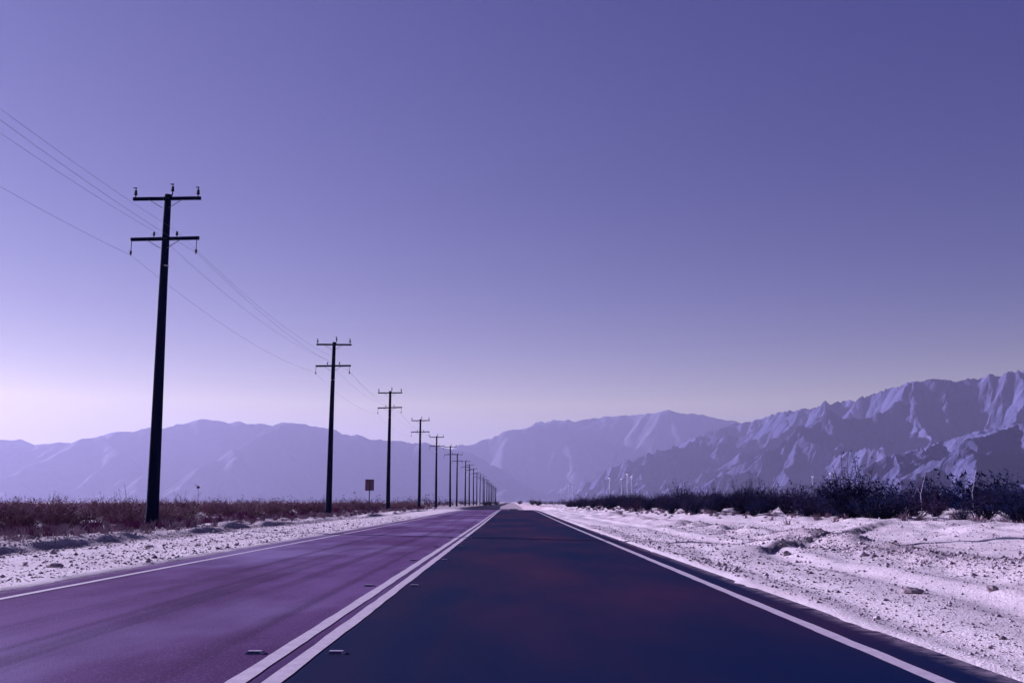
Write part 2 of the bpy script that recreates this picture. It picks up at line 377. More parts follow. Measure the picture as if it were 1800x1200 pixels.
# ------------------------------------------------------------------ mountains
def erode(nx, ny, dx, U, mask, iters, K=0.02, m=0.48, seed=1, h0=None, talus=0.78):
    """stream-power erosion: rivers cut valleys back into an uplifted block"""
    rng = np.random.RandomState(seed)
    h = (h0 if h0 is not None else np.zeros((ny, nx))) + rng.rand(ny, nx) * 4 * mask
    N = nx * ny
    idx = np.arange(N).reshape(ny, nx)
    offs = [(-1, -1), (-1, 0), (-1, 1), (0, -1), (0, 1), (1, -1), (1, 0), (1, 1)]
    mk = mask.ravel()
    gi, gj = np.meshgrid(np.arange(nx), np.arange(ny)); strength = (1 + 0.30 * fbm(gi / 9., gj / 9., 3, seed + 33)).ravel()
    for it in range(iters):
        best = np.zeros((ny, nx)); rec = idx.copy(); dist = np.ones((ny, nx))
        P = np.pad(h, 1, constant_values=1e9); PI = np.pad(idx, 1)
        for dy_, dx_ in offs:
            L = dx * math.hypot(dx_, dy_) * (1 + 0.08 * 0)
            nb = P[1 + dy_:1 + dy_ + ny, 1 + dx_:1 + dx_ + nx]
            s = (h - nb) / L
            b_ = s > best
            best = np.where(b_, s, best); rec = np.where(b_, PI[1 + dy_:1 + dy_ + ny, 1 + dx_:1 + dx_ + nx], rec); dist = np.where(b_, L, dist)
        order = np.argsort(h.ravel(), kind='stable').tolist()
        rl = rec.ravel().tolist(); A = [dx * dx] * N
        for i in reversed(order):
            r = rl[i]
            if r != i: A[r] += A[i]
        F = (K * np.array(A) ** m / dist.ravel()).tolist()
        hh = (h.ravel() + U.ravel()).tolist(); mkl = mk.tolist()
        TAL = (talus * strength * dist.ravel()).tolist()
        for i in order:
            if not mkl[i]: hh[i] = 0.0; continue
            r = rl[i]
            if r != i:
                f = F[i]; v = min((hh[i] + f * hh[r]) / (1 + f), hh[r] + TAL[i])
                hh[i] = v if v > hh[r] else hh[r] + 0.01
        h = np.array(hh).reshape(ny, nx)
        p = np.pad(h, 1, mode='edge')
        lap = p[2:, 1:-1] + p[:-2, 1:-1] + p[1:-1, 2:] + p[1:-1, :-2] - 4 * h
        h = np.where(mask, h + 0.008 * lap, 0)
    return h
def up2(h):
    for ax in (0, 1):
        h = np.moveaxis(h, ax, 0)
        p = np.concatenate([h[:1], h, h[-1:]], 0)
        mid = (-p[:-3] + 9 * p[1:-2] + 9 * p[2:-1] - p[3:]) / 16
        o = np.empty((2 * len(h) - 1,) + h.shape[1:]); o[0::2] = h; o[1::2] = mid
        h = np.moveaxis(o, 0, ax)
    return h
def skyline(pts):
    T = []; E = []
    for px, py in pts:
        r = ray(px, py); T.append(r[0] / r[1]); E.append(r[2] / r[1])
    return np.array(T), np.array(E)
def fit_skyline(X, Y, Z, pts, nb=220, sm=2):
    T, E = skyline(pts)
    t = X / Y; lo, hi = T[0], T[-1]
    tc = lo + (np.arange(nb) + .5) / nb * (hi - lo); tgt = np.interp(tc, T, E)
    bi = np.clip(((t - lo) / (hi - lo) * nb).astype(int), 0, nb - 1); ok = (t >= lo) & (t <= hi)
    S = np.ones(nb)
    for _ in range(3):
        e = (Z * np.interp(t, tc, S) - CAM_H) / Y
        mx = np.zeros(nb); np.maximum.at(mx, bi[ok], e[ok])
        S = np.clip(S * np.clip(tgt / np.maximum(mx, 1e-4), 0.15, 2.2), 0.05, 2.2)
        k = np.ones(2 * sm + 1) / (2 * sm + 1)
        S = np.convolve(np.pad(S, sm, mode='edge'), k, 'valid')
    out = np.clip(np.maximum(lo - t, t - hi) / 0.03, 0, 1)
    return Z * np.interp(t, tc, S) * (1 - out)
def make_range(name, label, x0, x1, y0, y1, dx, inside, iters, pts, mat, seed, detail, fine=14, K=0.09, var=0.7, sm=3):
    nx = int((x1 - x0) / dx) + 1; ny = int((y1 - y0) / dx) + 1
    gx, gy = np.meshgrid(x0 + np.arange(nx) * dx, y0 + np.arange(ny) * dx)
    U = inside(gx, gy)
    mask = U > 0.02
    mask[0, :] = mask[-1, :] = False; mask[:, 0] = mask[:, -1] = False
    big = 1 - np.abs(fbm(gx / (52 * dx) + .6 * vnoise(gx / (30 * dx), gy / (30 * dx), seed + 5), gy / (60 * dx), 2, seed + 60))
    U = U * (1 - var + var * 1.3 * np.clip(big, 0, 1.2) ** 2)
    h = erode(nx, ny, dx, U * 30.0, mask, iters, K=K, seed=seed)
    d2 = dx / 2
    h = np.maximum(up2(h), 0)
    gx, gy = np.meshgrid(x0 + np.arange(h.shape[1]) * d2, y0 + np.arange(h.shape[0]) * d2)
    rngh = np.random.RandomState(seed + 1); h = h + detail * rngh.rand(*h.shape) * np.clip(h / 60, 0, 1)
    mk2 = h > 1.0; mk2[0] = mk2[-1] = False; mk2[:, 0] = mk2[:, -1] = False
    h = erode(h.shape[1], h.shape[0], d2, np.full(h.shape, 9.0) * np.clip(h / 250, 0, 1), mk2, fine, K=K * 1.1, seed=seed + 2, h0=h * mk2, talus=1.0)
    u_, v_ = gx / (16 * d2) + .5 * vnoise(gx / (11 * d2), gy / (11 * d2), seed + 70), gy / (16 * d2)
    crease = sum(a_ * (1 - np.minimum(np.abs(vnoise(u_ * k_ + 9 * k_, v_ * k_, seed + 71 + k_)) * 1.6, 1)) ** 2 for k_, a_ in ((1, 1.0), (2, .6), (4, .38)))
    h = h - detail * crease * np.clip(h / 200, 0, 1)
    h = np.maximum(h, 0); h = h / h.max() * 1000
    h = fit_skyline(gx, gy, h, pts, sm=sm)
    h = np.where(h < 0.5, -6.0, h)
    o = grid_mesh(name, gx, gy, h, mat, smooth=var < .5)
    tag(o, label, kind='structure'); return o
SKY_R = [(930, 876), (960, 868), (1000, 852), (1070, 822), (1110, 806), (1150, 794), (1190, 782), (1230, 763), (1260, 753), (1290, 746), (1315, 740), (1345, 733), (1370, 722),
         (1395, 723), (1440, 711), (1480, 705), (1515, 700), (1535, 692), (1560, 682), (1600, 673), (1640, 664), (1668, 668), (1692, 670), (1720, 661), (1745, 660), (1765, 657), (1800, 648), (1850, 640), (1950, 625), (2100, 640)]
SKY_N = [(1440, 862), (1470, 848), (1500, 833), (1530, 817), (1558, 803), (1590, 795), (1633, 783), (1670, 772), (1717, 757), (1750, 752), (1787, 747), (1800, 745), (1850, 732), (1950, 715), (2100, 735)]
SKY_L = [(-250, 770), (-100, 766), (0, 772), (50, 777), (110, 780), (140, 775), (175, 765), (200, 759), (240, 757), (280, 752), (320, 744), (345, 739), (365, 736), (385, 740), (420, 743), (470, 745), (515, 742),
         (545, 746), (575, 754), (600, 762), (650, 770), (700, 776), (750, 780), (800, 786), (850, 806), (900, 838), (950, 868), (1000, 877), (1100, 880)]
SKY_M = [(560, 880), (690, 876), (740, 825), (780, 795), (800, 785), (830, 779), (870, 768), (900, 758), (940, 742), (955, 740), (975, 735), (1000, 738), (1050, 736), (1100, 730), (1140, 725), (1200, 723), (1240, 729), (1290, 742),
         (1330, 748), (1400, 770), (1480, 800), (1600, 840), (1750, 860), (1900, 870)]
def block(fx, ramp_w, y0, y1, yr_, extra=None):
    def f(x, y):
        foot = np.interp(y, [p[1] for p in fx], [p[0] for p in fx])
        foot = foot + 260 * fbm(y / 1500., x * 0 + 2, 3, 7)
        u = sstep(0, ramp_w, x - foot) * 0.9 + 0.10 * (x > foot)
        return np.where(x > foot, u, 0) * sstep(y0, y0 + yr_, y) * sstep(y1, y1 - yr_, y)
    return f
make_range('mountain_range', 'steep eroded mountain range on the right with sunlit ridge crests', 150, 6600, 4400, 14600, 36,
           block([(3300, 4500), (2250, 5600), (1350, 7200), (700, 9500), (330, 11500), (330, 14600)], 2300, 4300, 14600, 300), 60, SKY_R, M_rock, 3, 25)
make_range('foothill', 'nearer rocky foothill at the right edge in front of the range', 950, 3400, 2900, 5000, 17,
           block([(2350, 3000), (1750, 3250), (1180, 3650), (1180, 5000)], 1000, 2900, 5000, 200), 60, SKY_N, M_rock, 11, 16)
def blob(xa, xb, ya, yb, w):
    def f(x, y):
        n = 300 * fbm(x / 2000., y / 2000., 3, 9)
        return sstep(xa, xa + w, x + n) * sstep(xb, xb - w, x + n) * sstep(ya, ya + w, y + n) * sstep(yb, yb - w, y + n)
    return f
make_range('far_range', 'pale hazy mountain range far behind the poles on the left', -10500, 2100, 11800, 16500, 90, blob(-10300, 1900, 11900, 16400, 1800), 40, SKY_L, M_rock2, 21, 20, K=0.05, var=0.35, sm=5)
make_range('far_range', 'pale hazy mountain range far behind the end of the road', -3700, 8600, 14600, 19600, 90, blob(-3500, 8400, 14700, 19500, 1800), 40, SKY_M, M_rock2, 25, 20, K=0.05, var=0.35, sm=5)

# ------------------------------------------------------------------ utility poles and wires
PX, P0, PD, PH = -13.85, 39.4, 36.6, 13.22
def rotz(a):
    c, s = math.cos(a), math.sin(a)
    return lambda p: (p[0] * c - p[1] * s, p[0] * s + p[1] * c, p[2])
def roty(a):
    c, s = math.cos(a), math.sin(a)
    return lambda p: (p[0] * c + p[2] * s, p[1], -p[0] * s + p[2] * c)
ARM1, ARM2 = PH - 0.22, PH - 1.88
def insul(b, x, y, z, s, cap):
    b.tube([(x, y, z), (x, y, z + .10 * s)], .022 * s, 6)
    prof = [(.10, .05), (.14, .085), (.17, .05), (.21, .08), (.25, .045), (.29, .07), (.34, .035)]
    b.tube([(x, y, z + q * s) for q, _ in prof], [r * s for _, r in prof], 10)
    if cap:
        b.tube([(x, y, z + .34 * s), (x, y, z + .43 * s)], .02 * s, 6); b.box((x - .03 * s, y, z + .44 * s), (.15 * s, .05, .035 * s))
def make_pole(loc, tilt, seed):
    rn = random.Random(seed)
    root = empty('utility_pole', loc)
    b = MB(); pts = []; rad = []
    for i in range(15):
        u = i / 14; pts.append((0.01 * math.sin(u * 5 + seed), 0.01 * math.cos(u * 4), -0.35 + u * (PH + .35))); rad.append(0.245 - 0.115 * u + (0.03 if i == 0 else 0))
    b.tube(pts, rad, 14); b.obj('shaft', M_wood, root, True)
    b = MB(); b.tube([(0, 0, PH - 2.98), (0, 0, PH - 2.93)], .165, 14); b.obj('band', M_band, root)
    for z, a in ((ARM1, rn.uniform(-.012, .004)), (ARM2, -0.035 + rn.uniform(-.01, .02))):
        rt = roty(a); b = MB()
        b.box((0.03, -.19, z), (2.72, .10, .125), rt); arm = b.obj('crossarm', M_wood, root)
        for s in (-1, 1):
            b = MB(); p0 = rt((s * .68, -.245, -.05)); b.tube([(p0[0], p0[1], p0[2] + z), (s * .12, -.225, z - .40)], .014, 6); b.obj('brace', M_steel, arm)
        for s in (-.32, 0, .32):
            b = MB(); b.tube([(s * .3, -.235, z), (s * .3, -.262, z)], .022, 6); b.obj('bolt', M_steel, arm)
        if z == ARM1:
            for x in (-1.24, 1.27):
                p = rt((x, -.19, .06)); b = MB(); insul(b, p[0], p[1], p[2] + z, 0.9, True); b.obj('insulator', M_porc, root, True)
            b = MB(); b.tube([(.10, -.05, PH - .20), (.18, -.08, PH - .05), (.20, -.08, PH + .04)], .03, 6); insul(b, .20, -.08, PH + .02, 0.9, True); b.obj('insulator', M_porc, root, True)
        else:
            for x in (-.42, .50):
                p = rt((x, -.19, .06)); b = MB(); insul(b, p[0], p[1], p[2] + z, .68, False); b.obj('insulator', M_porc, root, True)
            for x in (-1.30, 1.30):
                p = rt((x, -.19, -.06)); b = MB(); zz = p[2] + z
                b.tube([(p[0], p[1], zz), (p[0] - .01, p[1], zz - .42)], .016, 6)
                prof = [(.40, .02), (.43, .055), (.47, .03), (.50, .06), (.55, .025), (.60, .018)]
                b.tube([(p[0] - .01, p[1], zz - q) for q, _ in prof], [r for _, r in prof], 8)
                b.obj('hanging_insulator', M_porc, root)
    root.rotation_euler = (0, tilt, 0)
    return root
NP = 24
pole_pos = []
for k in range(-1, NP):
    y = P0 + PD * k
    pole_pos.append((PX + {-1: 0, 0: 0, 1: .22, 2: .2, 3: .3}.get(k, random.uniform(-.2, .4)), y, gz(PX, y)))
protoA = None
for k in range(NP):
    loc = pole_pos[k + 1]
    if k == 0: o = protoA = make_pole(loc, -0.004, 1)
    elif k == 1: o = protoB = make_pole(loc, 0.006, 2); o.scale = (.98, .98, .98)
    elif k == 2: o = protoC = make_pole(loc, 0.0, 3)
    else:
        o = copy_tree((protoA, protoB, protoC)[k % 3], depth=3 if k < 5 else 2); o.location = loc; o.rotation_euler.y = random.uniform(-.012, .012)
    if k == 0: lab = 'tall dark wooden utility pole with two crossarms, nearest and largest of the row'
    elif k < 10: lab = '%s dark wooden utility pole in the row, counted from the camera' % ordw[k]
    else: lab = 'distant dark utility pole where the row shrinks together at the horizon'
    tag(o, lab, 'utility pole', 'utility poles along the left of the road')
# a wire on each insulator of the lower arm, running the whole line
for x, z, nm in ((-.42, ARM2 + .28, 'left inner pin of the lower crossarms'), (.50, ARM2 + .28, 'right inner pin of the lower crossarms'),
                 (-1.31, ARM2 - .70, 'left hanging insulators'), (1.29, ARM2 - .58, 'right hanging insulators')):
    b = MB(); pts = []
    for (ax, ay, az), (bx, by, bz) in zip(pole_pos[:-1], pole_pos[1:]):
        n = 18 if ay < 200 else 8
        for i in range(n):
            u = i / n; pts.append((ax + (bx - ax) * u + x, ay + (by - ay) * u - .19, az + (bz - az) * u + z - 0.62 * 4 * u * (1 - u)))
    b.tube(pts, 0.0042, 5)
    o = b.obj('power_line', M_wire)
    tag(o, 'thin dark power line strung along the %s' % nm, 'power line', 'wires strung between the utility poles')

# ------------------------------------------------------------------ road sign seen from behind
Ys = 80.0; xs_ = at(649, Ys); zs = gz(xs_, Ys)
sg = empty('road_sign', (xs_, Ys, zs), R(6))
b = MB(); b.box((0, .0, 1.35), (.075, .05, 2.7)); b.obj('post', M_galv, sg)
b = MB(); W, H, zc, rr = .345, .44, 2.36, .05
ring = []
for cx_, cz_, a0 in ((W - rr, H - rr, 0), (-(W - rr), H - rr, 90), (-(W - rr), -(H - rr), 180), (W - rr, -(H - rr), 270)):
    for q in range(5):
        a = R(a0 + q * 22.5); ring.append((cx_ + rr * math.cos(a), cz_ + rr * math.sin(a)))
n = len(ring)
b.add([(x, .031, zc + z) for x, z in ring] + [(x, .036, zc + z) for x, z in ring],
      [tuple(range(n)), tuple(range(2 * n - 1, n - 1, -1))] + [(i, n + i, n + (i + 1) % n, (i + 1) % n) for i in range(n)])
b.obj('sign_panel', M_signb, sg)
for z in (zc - .25, zc + .25):
    b = MB(); b.tube([(0, -.026, z), (0, -.045, z)], .022, 6); b.obj('bolt', M_steel, sg)
tag(sg, 'rectangular road sign on a thin post, seen from its dark back', 'road sign')

# ------------------------------------------------------------------ wind turbines
def make_turbine(height, blade, rot, yaw):
    root = empty('wind_turbine', (0, 0, 0), yaw)
    k = height
    b = MB(); b.tube([(0, 0, -.3), (0, 0, k * .5), (0, 0, k)], [k * .013, k * .010, k * .007], 12); b.obj('tower', M_white, root, True)
    b = MB(); b.tube([(0, k * .06, k * 1.012), (0, k * .04, k * 1.012), (0, -.05 * k, k * 1.012), (0, -.06 * k, k * 1.012)], [k * .007, k * .012, k * .011, k * .008], 10); b.obj('nacelle', M_white, root, True)
    b = MB(); hy = -.072 * k; b.tube([(0, -.058 * k, k * 1.012), (0, hy, k * 1.012), (0, hy - .012 * k, k * 1.012)], [k * .013, k * .012, k * .003], 10); b.obj('hub', M_white, root, True)
    for j in range(3):
        a = rot + j * 2 * math.pi / 3; ca, sa = math.cos(a), math.sin(a)
        b = MB(); v = []
        for u, wd in ((0.02, .010), (.15, .022), (.4, .017), (.75, .011), (1, .004)):
            r_ = u * blade
            for cx_, cy_ in ((-.35, 0), (0, -.18), (.65, 0), (0, .14)):
                xx, yy = cx_ * wd * k * .95, hy + cy_ * wd * k * 1.3 + cx_ * wd * k * .35 * (1 - u)
                v.append((xx * ca - r_ * sa, yy, k * 1.012 + xx * sa + r_ * ca))
        f = []
        for i in range(4):
            for q in range(4): f.append((i * 4 + q, i * 4 + (q + 1) % 4, i * 4 + 4 + (q + 1) % 4, i * 4 + 4 + q))
        f += [(3, 2, 1, 0), (16, 17, 18, 19)]
        b.add(v, f); b.obj('blade', M_white, root, True)
    return root
TURB = [  # column, hub row in the photo, distance, blade share, blade angle, label
    (1071, 841, 250, .30, .9, 'slim white wind turbine in front of the dark bushes, nearest the road'),
    (1102, 834, 255, .34, 1.0, 'tallest slim white wind turbine above the dark bushes right of the road'),
    (1092, 842, 700, .30, .3, 'faint white wind turbine just left of the tallest one'),
    (1110, 838, 620, .30, .7, 'faint white wind turbine just right of the tallest one'),
    (1000, 853, 900, .32, .2, 'tallest white wind turbine in the far cluster near the road end'),
    (1006, 854, 900, .30, .8, 'right-hand white wind turbine in the far cluster near the road end'),
    (986, 860, 1100, .30, .5, 'left-hand white wind turbine in the far cluster near the road end'),
    (1428, 838, 900, .32, .4, 'pale wind turbine rising behind bushes before the shaded mountain slope'),
    (1460, 832, 900, .32, 1.2, 'pale wind turbine right before the tip of the near foothill'),
]
for px, py, yy, bs, rot, lab in TURB:
    r = ray(px, py); x = r[0] / r[1] * yy; zt = CAM_H + r[2] / r[1] * yy; zb = gz(x, yy)
    hh = zt - zb
    o = make_turbine(hh, hh * bs, rot, R(25)); o.location = (x, yy, zb)
    tag(o, lab, 'wind turbine', 'white wind turbines beyond the right verge')

# ------------------------------------------------------------------ bushes
def bush_geo(seed, h, rad, nst, leaf, nleaf, upright=0.6, spikes=0):
    rn = random.Random(seed); S = MB(); F = MB()
    def leaves(p, q, n, sz):
        for _ in range(n):
            u = rn.random(); c = [p[i] + (q[i] - p[i]) * u + rn.gauss(0, .05) for i in range(3)]
            if c[2] < .03: c[2] = .03 + rn.random() * .1
            a = rn.uniform(0, 6.28); e_ = rn.uniform(-.6, 1.2); L = sz * rn.uniform(.7, 1.6); W_ = L * rn.uniform(.4, .7)
            d = (math.cos(a) * math.cos(e_), math.sin(a) * math.cos(e_), math.sin(e_)); s = (-math.sin(a), math.cos(a), rn.uniform(-.5, .5))
            F.add([(c[0] - s[0] * W_ / 2, c[1] - s[1] * W_ / 2, c[2] - s[2] * W_ / 2), (c[0] + d[0] * L * .5 - s[0] * W_ * .1, c[1] + d[1] * L * .5 - s[1] * W_ * .1, c[2] + d[2] * L * .4),
                   (c[0] + d[0] * L, c[1] + d[1] * L, c[2] + d[2] * L), (c[0] + s[0] * W_ / 2, c[1] + s[1] * W_ / 2, c[2] + s[2] * W_ / 2)], [(0, 1, 2, 3)])
    for i in range(nst):
        a = rn.uniform(0, 6.283); out = rad * math.sqrt(rn.random()); top = h * rn.uniform(.55, 1.0) * (1 - .38 * (out / rad) ** 2)
        if i < spikes: top = h * rn.uniform(1.05, 1.3); out *= .7
        bx, by = rn.gauss(0, .10), rn.gauss(0, .10); pts = []
        for k in range(5):
            u = k / 4; rr = out * (u ** upright); w = .05 * u
            pts.append((bx + math.cos(a) * rr + rn.gauss(0, w), by + math.sin(a) * rr + rn.gauss(0, w), -.04 + (top + .04) * u))
        r0 = rn.uniform(.010, .018); S.tube(pts, [r0, r0 * .85, r0 * .7, r0 * .5, r0 * .25], 4, False)
        per = nleaf / nst
        for k in range(1, 4): leaves(pts[k], pts[k + 1], int(per * (.16 if i < spikes else .22)), leaf)
        leaves(pts[0], pts[1], int(per * .12), leaf)
        for _ in range(3):
            k = rn.randint(1, 3); p = pts[k]; L = h * rn.uniform(.14, .30); a2 = a + rn.gauss(0, 1.0)
            q = (p[0] + math.cos(a2) * L * .7, p[1] + math.sin(a2) * L * .7, p[2] + L * rn.uniform(.2, 1.0))
            S.tube([p, q], [r0 * .5, r0 * .2], 3, False); leaves(p, q, int(per * .10), leaf)
    return S, F
def bush_proto(seed, mats, **kw):
    S, F = bush_geo(seed, **kw)
    root = empty('bush', (0, 0, 0)); S.obj('stems', mats[0], root); F.obj('foliage', mats[1], root); return root
def joined_proto(seed, mats, **kw):
    S, F = bush_geo(seed, **kw)
    n = len(S.v); S.v += F.v; S.f += [tuple(i + n for i in q) for q in F.f]; S.m += [1] * len(F.f)
    return S.mesh('scrub_bush', mats)
used = set()
def place(proto, loc, s, rz, label, group, cat='bush'):
    if proto in used: o = copy_tree(proto)
    else: o = proto; used.add(proto)
    o.location = loc; o.rotation_euler.z = rz; o.scale = s
    tag(o, label, cat, group); return o
green = [bush_proto(100 + i, (M_stem, M_leaf), h=1.75, rad=1.05, nst=70, leaf=.085, nleaf=2600, upright=.75, spikes=(0, 5, 2, 7)[i]) for i in range(4)]
plum = [bush_proto(120 + i, (M_stem, M_leaf2), h=1.6, rad=.95, nst=64, leaf=.07, nleaf=1500, upright=.8, spikes=6) for i in range(2)]
russ = [bush_proto(140 + i, (M_redst, M_red), h=1.15, rad=.95, nst=80, leaf=.06, nleaf=2000, upright=.85, spikes=(0, 4, 8, 0)[i]) for i in range(4)]
rn = random.Random(5)
GR, GL = 'dark bushes along the right verge', 'russet scrub bushes along the left verge'
LR = 'dark leafy desert bush in the dense row behind the right sand bank'
LRP = 'plum-brown twiggy bush in the row behind the right sand bank'
LL = 'russet dry bush in the low thicket behind the poles on the left'
def sz(lo, hi):
    a = rn.uniform(lo, hi); return (a * rn.uniform(.9, 1.2), a * rn.uniform(.9, 1.2), a)
# singled-out bushes
def solo(proto, px, yy, s, label, group):
    x = at(px, yy); place(proto, (x, yy, gz(x, yy)), s, rn.uniform(0, 6), label, group)
solo(green[1], 1500, 39.0, (1.5, 1.4, 1.16), 'tallest rounded dark green bush in the right row, below the foothill tip', GR)
solo(green[0], 1545, 36.5, (1.15, 1.2, .72), 'low dark bush spilling onto the sand at the end of the dark gully', GR)
solo(green[2], 1795, 32.5, (1.3, 1.3, .72), 'dark bush cut by the right edge of the photo', GR)
solo(plum[0], 1600, 43, (1.25, 1.25, .80), 'open reddish twiggy bush in the gap right of the tallest bush', GR)
solo(plum[1], 1128, 135, (1.3, 1.2, 1.15), 'pinkish-brown bush right of the tallest wind turbine', GR)
solo(russ[0], 30, 36.5, (1.3, 1.3, .9), 'russet bush at the left edge with a dark shadow at its foot', GL)
# right row
edge = lambda y: np.interp(y, [28, 34, 40, 50, 60, 90, 130, 180, 260], [17.2, 14.6, 13.6, 12.4, 11.6, 11.2, 11.0, 11.0, 12])
pts = []
for row in range(5):
    y = 29.0 + row * .7
    while y < 230:
        x = edge(y) + row * 1.9 + rn.uniform(-.7, 1.3)
        if row == 0 and rn.random() < .22:
            y += rn.uniform(1.2, 2.4); continue
        if abs(at(1598, y) - x) > .9 or y > 60: pts.append((x, y, row))
        y += rn.uniform(1.5, 2.3) * (1 + y / 110) * (1 + .3 * row)
for x, y, row in pts:
    if x / y > .56: continue
    pl = rn.random() < (.2 if y < 60 else .42)
    p = rn.choice(plum) if pl else rn.choice(green)
    a = (.62 if row == 0 else .92) * float(np.interp(y, [34, 42, 50], [.66, .74, 1.0]))
    px = x / y * 1775 + 900
    if 1570 < px < 1660: a *= .9
    place(p, (x, y, gz(x, y)), sz(a * .68, a * 1.25), rn.uniform(0, 6.28), LRP if pl else LR, GR)
# left thicket
cnt = 0
for row in range(9):
    y = 33.5 + row * .9
    while y < 210:
        x = -15.3 - row * 2.3 + rn.uniform(-.9, .9)
        if x / y > -.56 and not (row == 0 and rn.random() < .35):
            a = .72 if row == 0 else .98
            place(rn.choice(russ), (x, y, gz(x, y)), sz(a * .85, a * 1.12), rn.uniform(0, 6.28), LL, GL); cnt += 1
        y += rn.uniform(2.0, 3.4) * (1 + y / 80) * (1 + .12 * row)
# the scrub further out reads as one mass
def mass(name, label, protos, spots, mats):
    """many low bushes of the far plain in one object"""
    vs = []; fs = []; ms = []; off = 0
    for x, y, s in spots:
        v, f, m = rn.choice(protos); a = rn.uniform(0, 6.28); c, sn = math.cos(a) * s, math.sin(a) * s
        w = np.stack([v[:, 0] * c - v[:, 1] * sn + x, v[:, 0] * sn + v[:, 1] * c + y, v[:, 2] * s + gz(x, y)], -1)
        vs.append(w); fs += [tuple(i + off for i in q) for q in f]; ms += m; off += len(v)
    me = bpy.data.meshes.new(name); me.from_pydata(np.concatenate(vs).tolist(), [], fs)
    for mm in mats: me.materials.append(mm)
    me.polygons.foreach_set('material_index', ms); me.update()
    o = bpy.data.objects.new(name, me); COL.objects.link(o); tag(o, label, 'scrub', kind='stuff')
def lowp(seed, leaf, n, h):
    S, F = bush_geo(seed, h, h * .9, 9, leaf, n, .8, 2)
    nn = len(F.v); return np.array(F.v), F.f, [0] * len(F.f)
lp_red = [lowp(200 + i, .17, 130, 1.15) for i in range(4)]; lp_gr = [lowp(220 + i, .22, 150, 1.7) for i in range(4)]
sp_ = []
while len(sp_) < 900:
    y = 45 * (900 / 45) ** rn.random(); x = -rn.uniform(17 + (21 if y < 210 else 0), max(45, .57 * y))
    sp_.append((x, y, rn.uniform(.8, 1.15)))
mass('distant_scrub', 'far russet scrub merging into one band on the left plain', lp_red, sp_, [M_red])
sp_ = []
while len(sp_) < 700:
    y = 50 * (1000 / 50) ** rn.random(); x = rn.uniform(11.5 + (10 if y < 230 else 0), max(30, .57 * y))
    if y < 700 or x > 20: sp_.append((x, y, rn.uniform(.75, 1.05)))
mass('distant_scrub', 'far dark scrub merging into one band on the right plain', lp_gr, sp_, [M_leaf])
sp_ = []
while len(sp_) < 1000:
    y = 260 * (2600 / 260) ** rn.random(); x = rn.choice((-1, 1)) * (17 + y * .006 + (.36 * y) * rn.random() ** 1.8)
    sp_.append((x, y, rn.uniform(1.0, 1.7)))
mass('distant_scrub', 'thin dark broken line of scrub at the foot of the mountains', lp_gr, sp_, [M_leaf])
# a few dark clumps where the road meets the horizon
for px, yy, s, lab in ((914, 880, 2.0, 'small dark round bush just right of where the road vanishes'), (936, 395, 1.35, 'dark wide bush at the right edge line near the horizon'),
                       (946, 300, 1.1, 'dark bush at the near end of the far right row'), (872, 640, 1.7, 'dark bush under the farthest poles left of the road'), (853, 400, 1.2, 'dark low bush at the left verge under the far poles'),
                       (861, 470, 1.25, 'dark bush on the left verge between the last clear poles')):
    x = at(px, yy)
    place(rn.choice(green), (x, yy, gz(x, yy)), (s * 1.5, s * 1.5, s), rn.uniform(0, 6), lab, 'dark bushes near the road end')

# ------------------------------------------------------------------ stalks, dead wood, stones, rubble
def stalk(px, yy, h, label, head):
    x = at(px, yy); z = gz(x, yy); root = empty('dry_stalk', (x, yy, z))
    b = MB(); r2 = random.Random(int(px)); pts = [(r2.gauss(0, .03) * k, r2.gauss(0, .03) * k, h * k / 5 - .05) for k in range(6)]
    b.tube(pts, [.016, .014, .012, .01, .008, .006], 5)
    for k in range(2, 6):
        p = pts[k]; a = r2.uniform(0, 6.28); b.tube([p, (p[0] + .16 * math.cos(a), p[1] + .16 * math.sin(a), p[2] + .14)], [.012, .005], 4)
    b.obj('stem', M_redst, root)
    if head:
        b = MB(); p = pts[-1]
        for _ in range(36):
            q = [p[i] + r2.gauss(0, .024) for i in range(3)]; b.box(q, (.03, .025, .03), rotz(r2.uniform(0, 3)))
        b.obj('seed_head', M_red, root)
    tag(root, label, 'dry stalk', 'dry stalks above the left scrub')
stalk(219, 42, 1.70, 'tall thin dry stalk with side twigs left of the nearest pole', False)
stalk(190, 44, 1.45, 'shorter bare dry stalk further left of the nearest pole', False)
stalk(347, 44, 1.78, 'thin dry stalk with a round seed head right of the nearest pole', True)
stalk(628, 82, 1.75, 'dry stalk with a round head just left of the road sign', True)
def deadwood(px, yy, h, lean, label):
    x = at(px, yy); z = gz(x, yy); b = MB()
    P = [(0, 0, -.1), (-.02, 0, h * .45), (lean * .5, .05, h * .72), (lean, .05, h)]
    b.tube(P, [.024, .021, .017, .009], 6); b.tube([P[1], (-.18, .03, h * .62)], [.013, .006], 5)
    o = b.obj('dead_branch', M_pale); o.location = (x, yy, z); tag(o, label, 'dead branch')
deadwood(1620, 47, 2.0, .32, 'pale bleached dead branch forking up in the reddish gap of the right bushes')
deadwood(1711, 43, 1.95, .26, 'pale bleached dead branch rising from the dense bushes near the right edge')
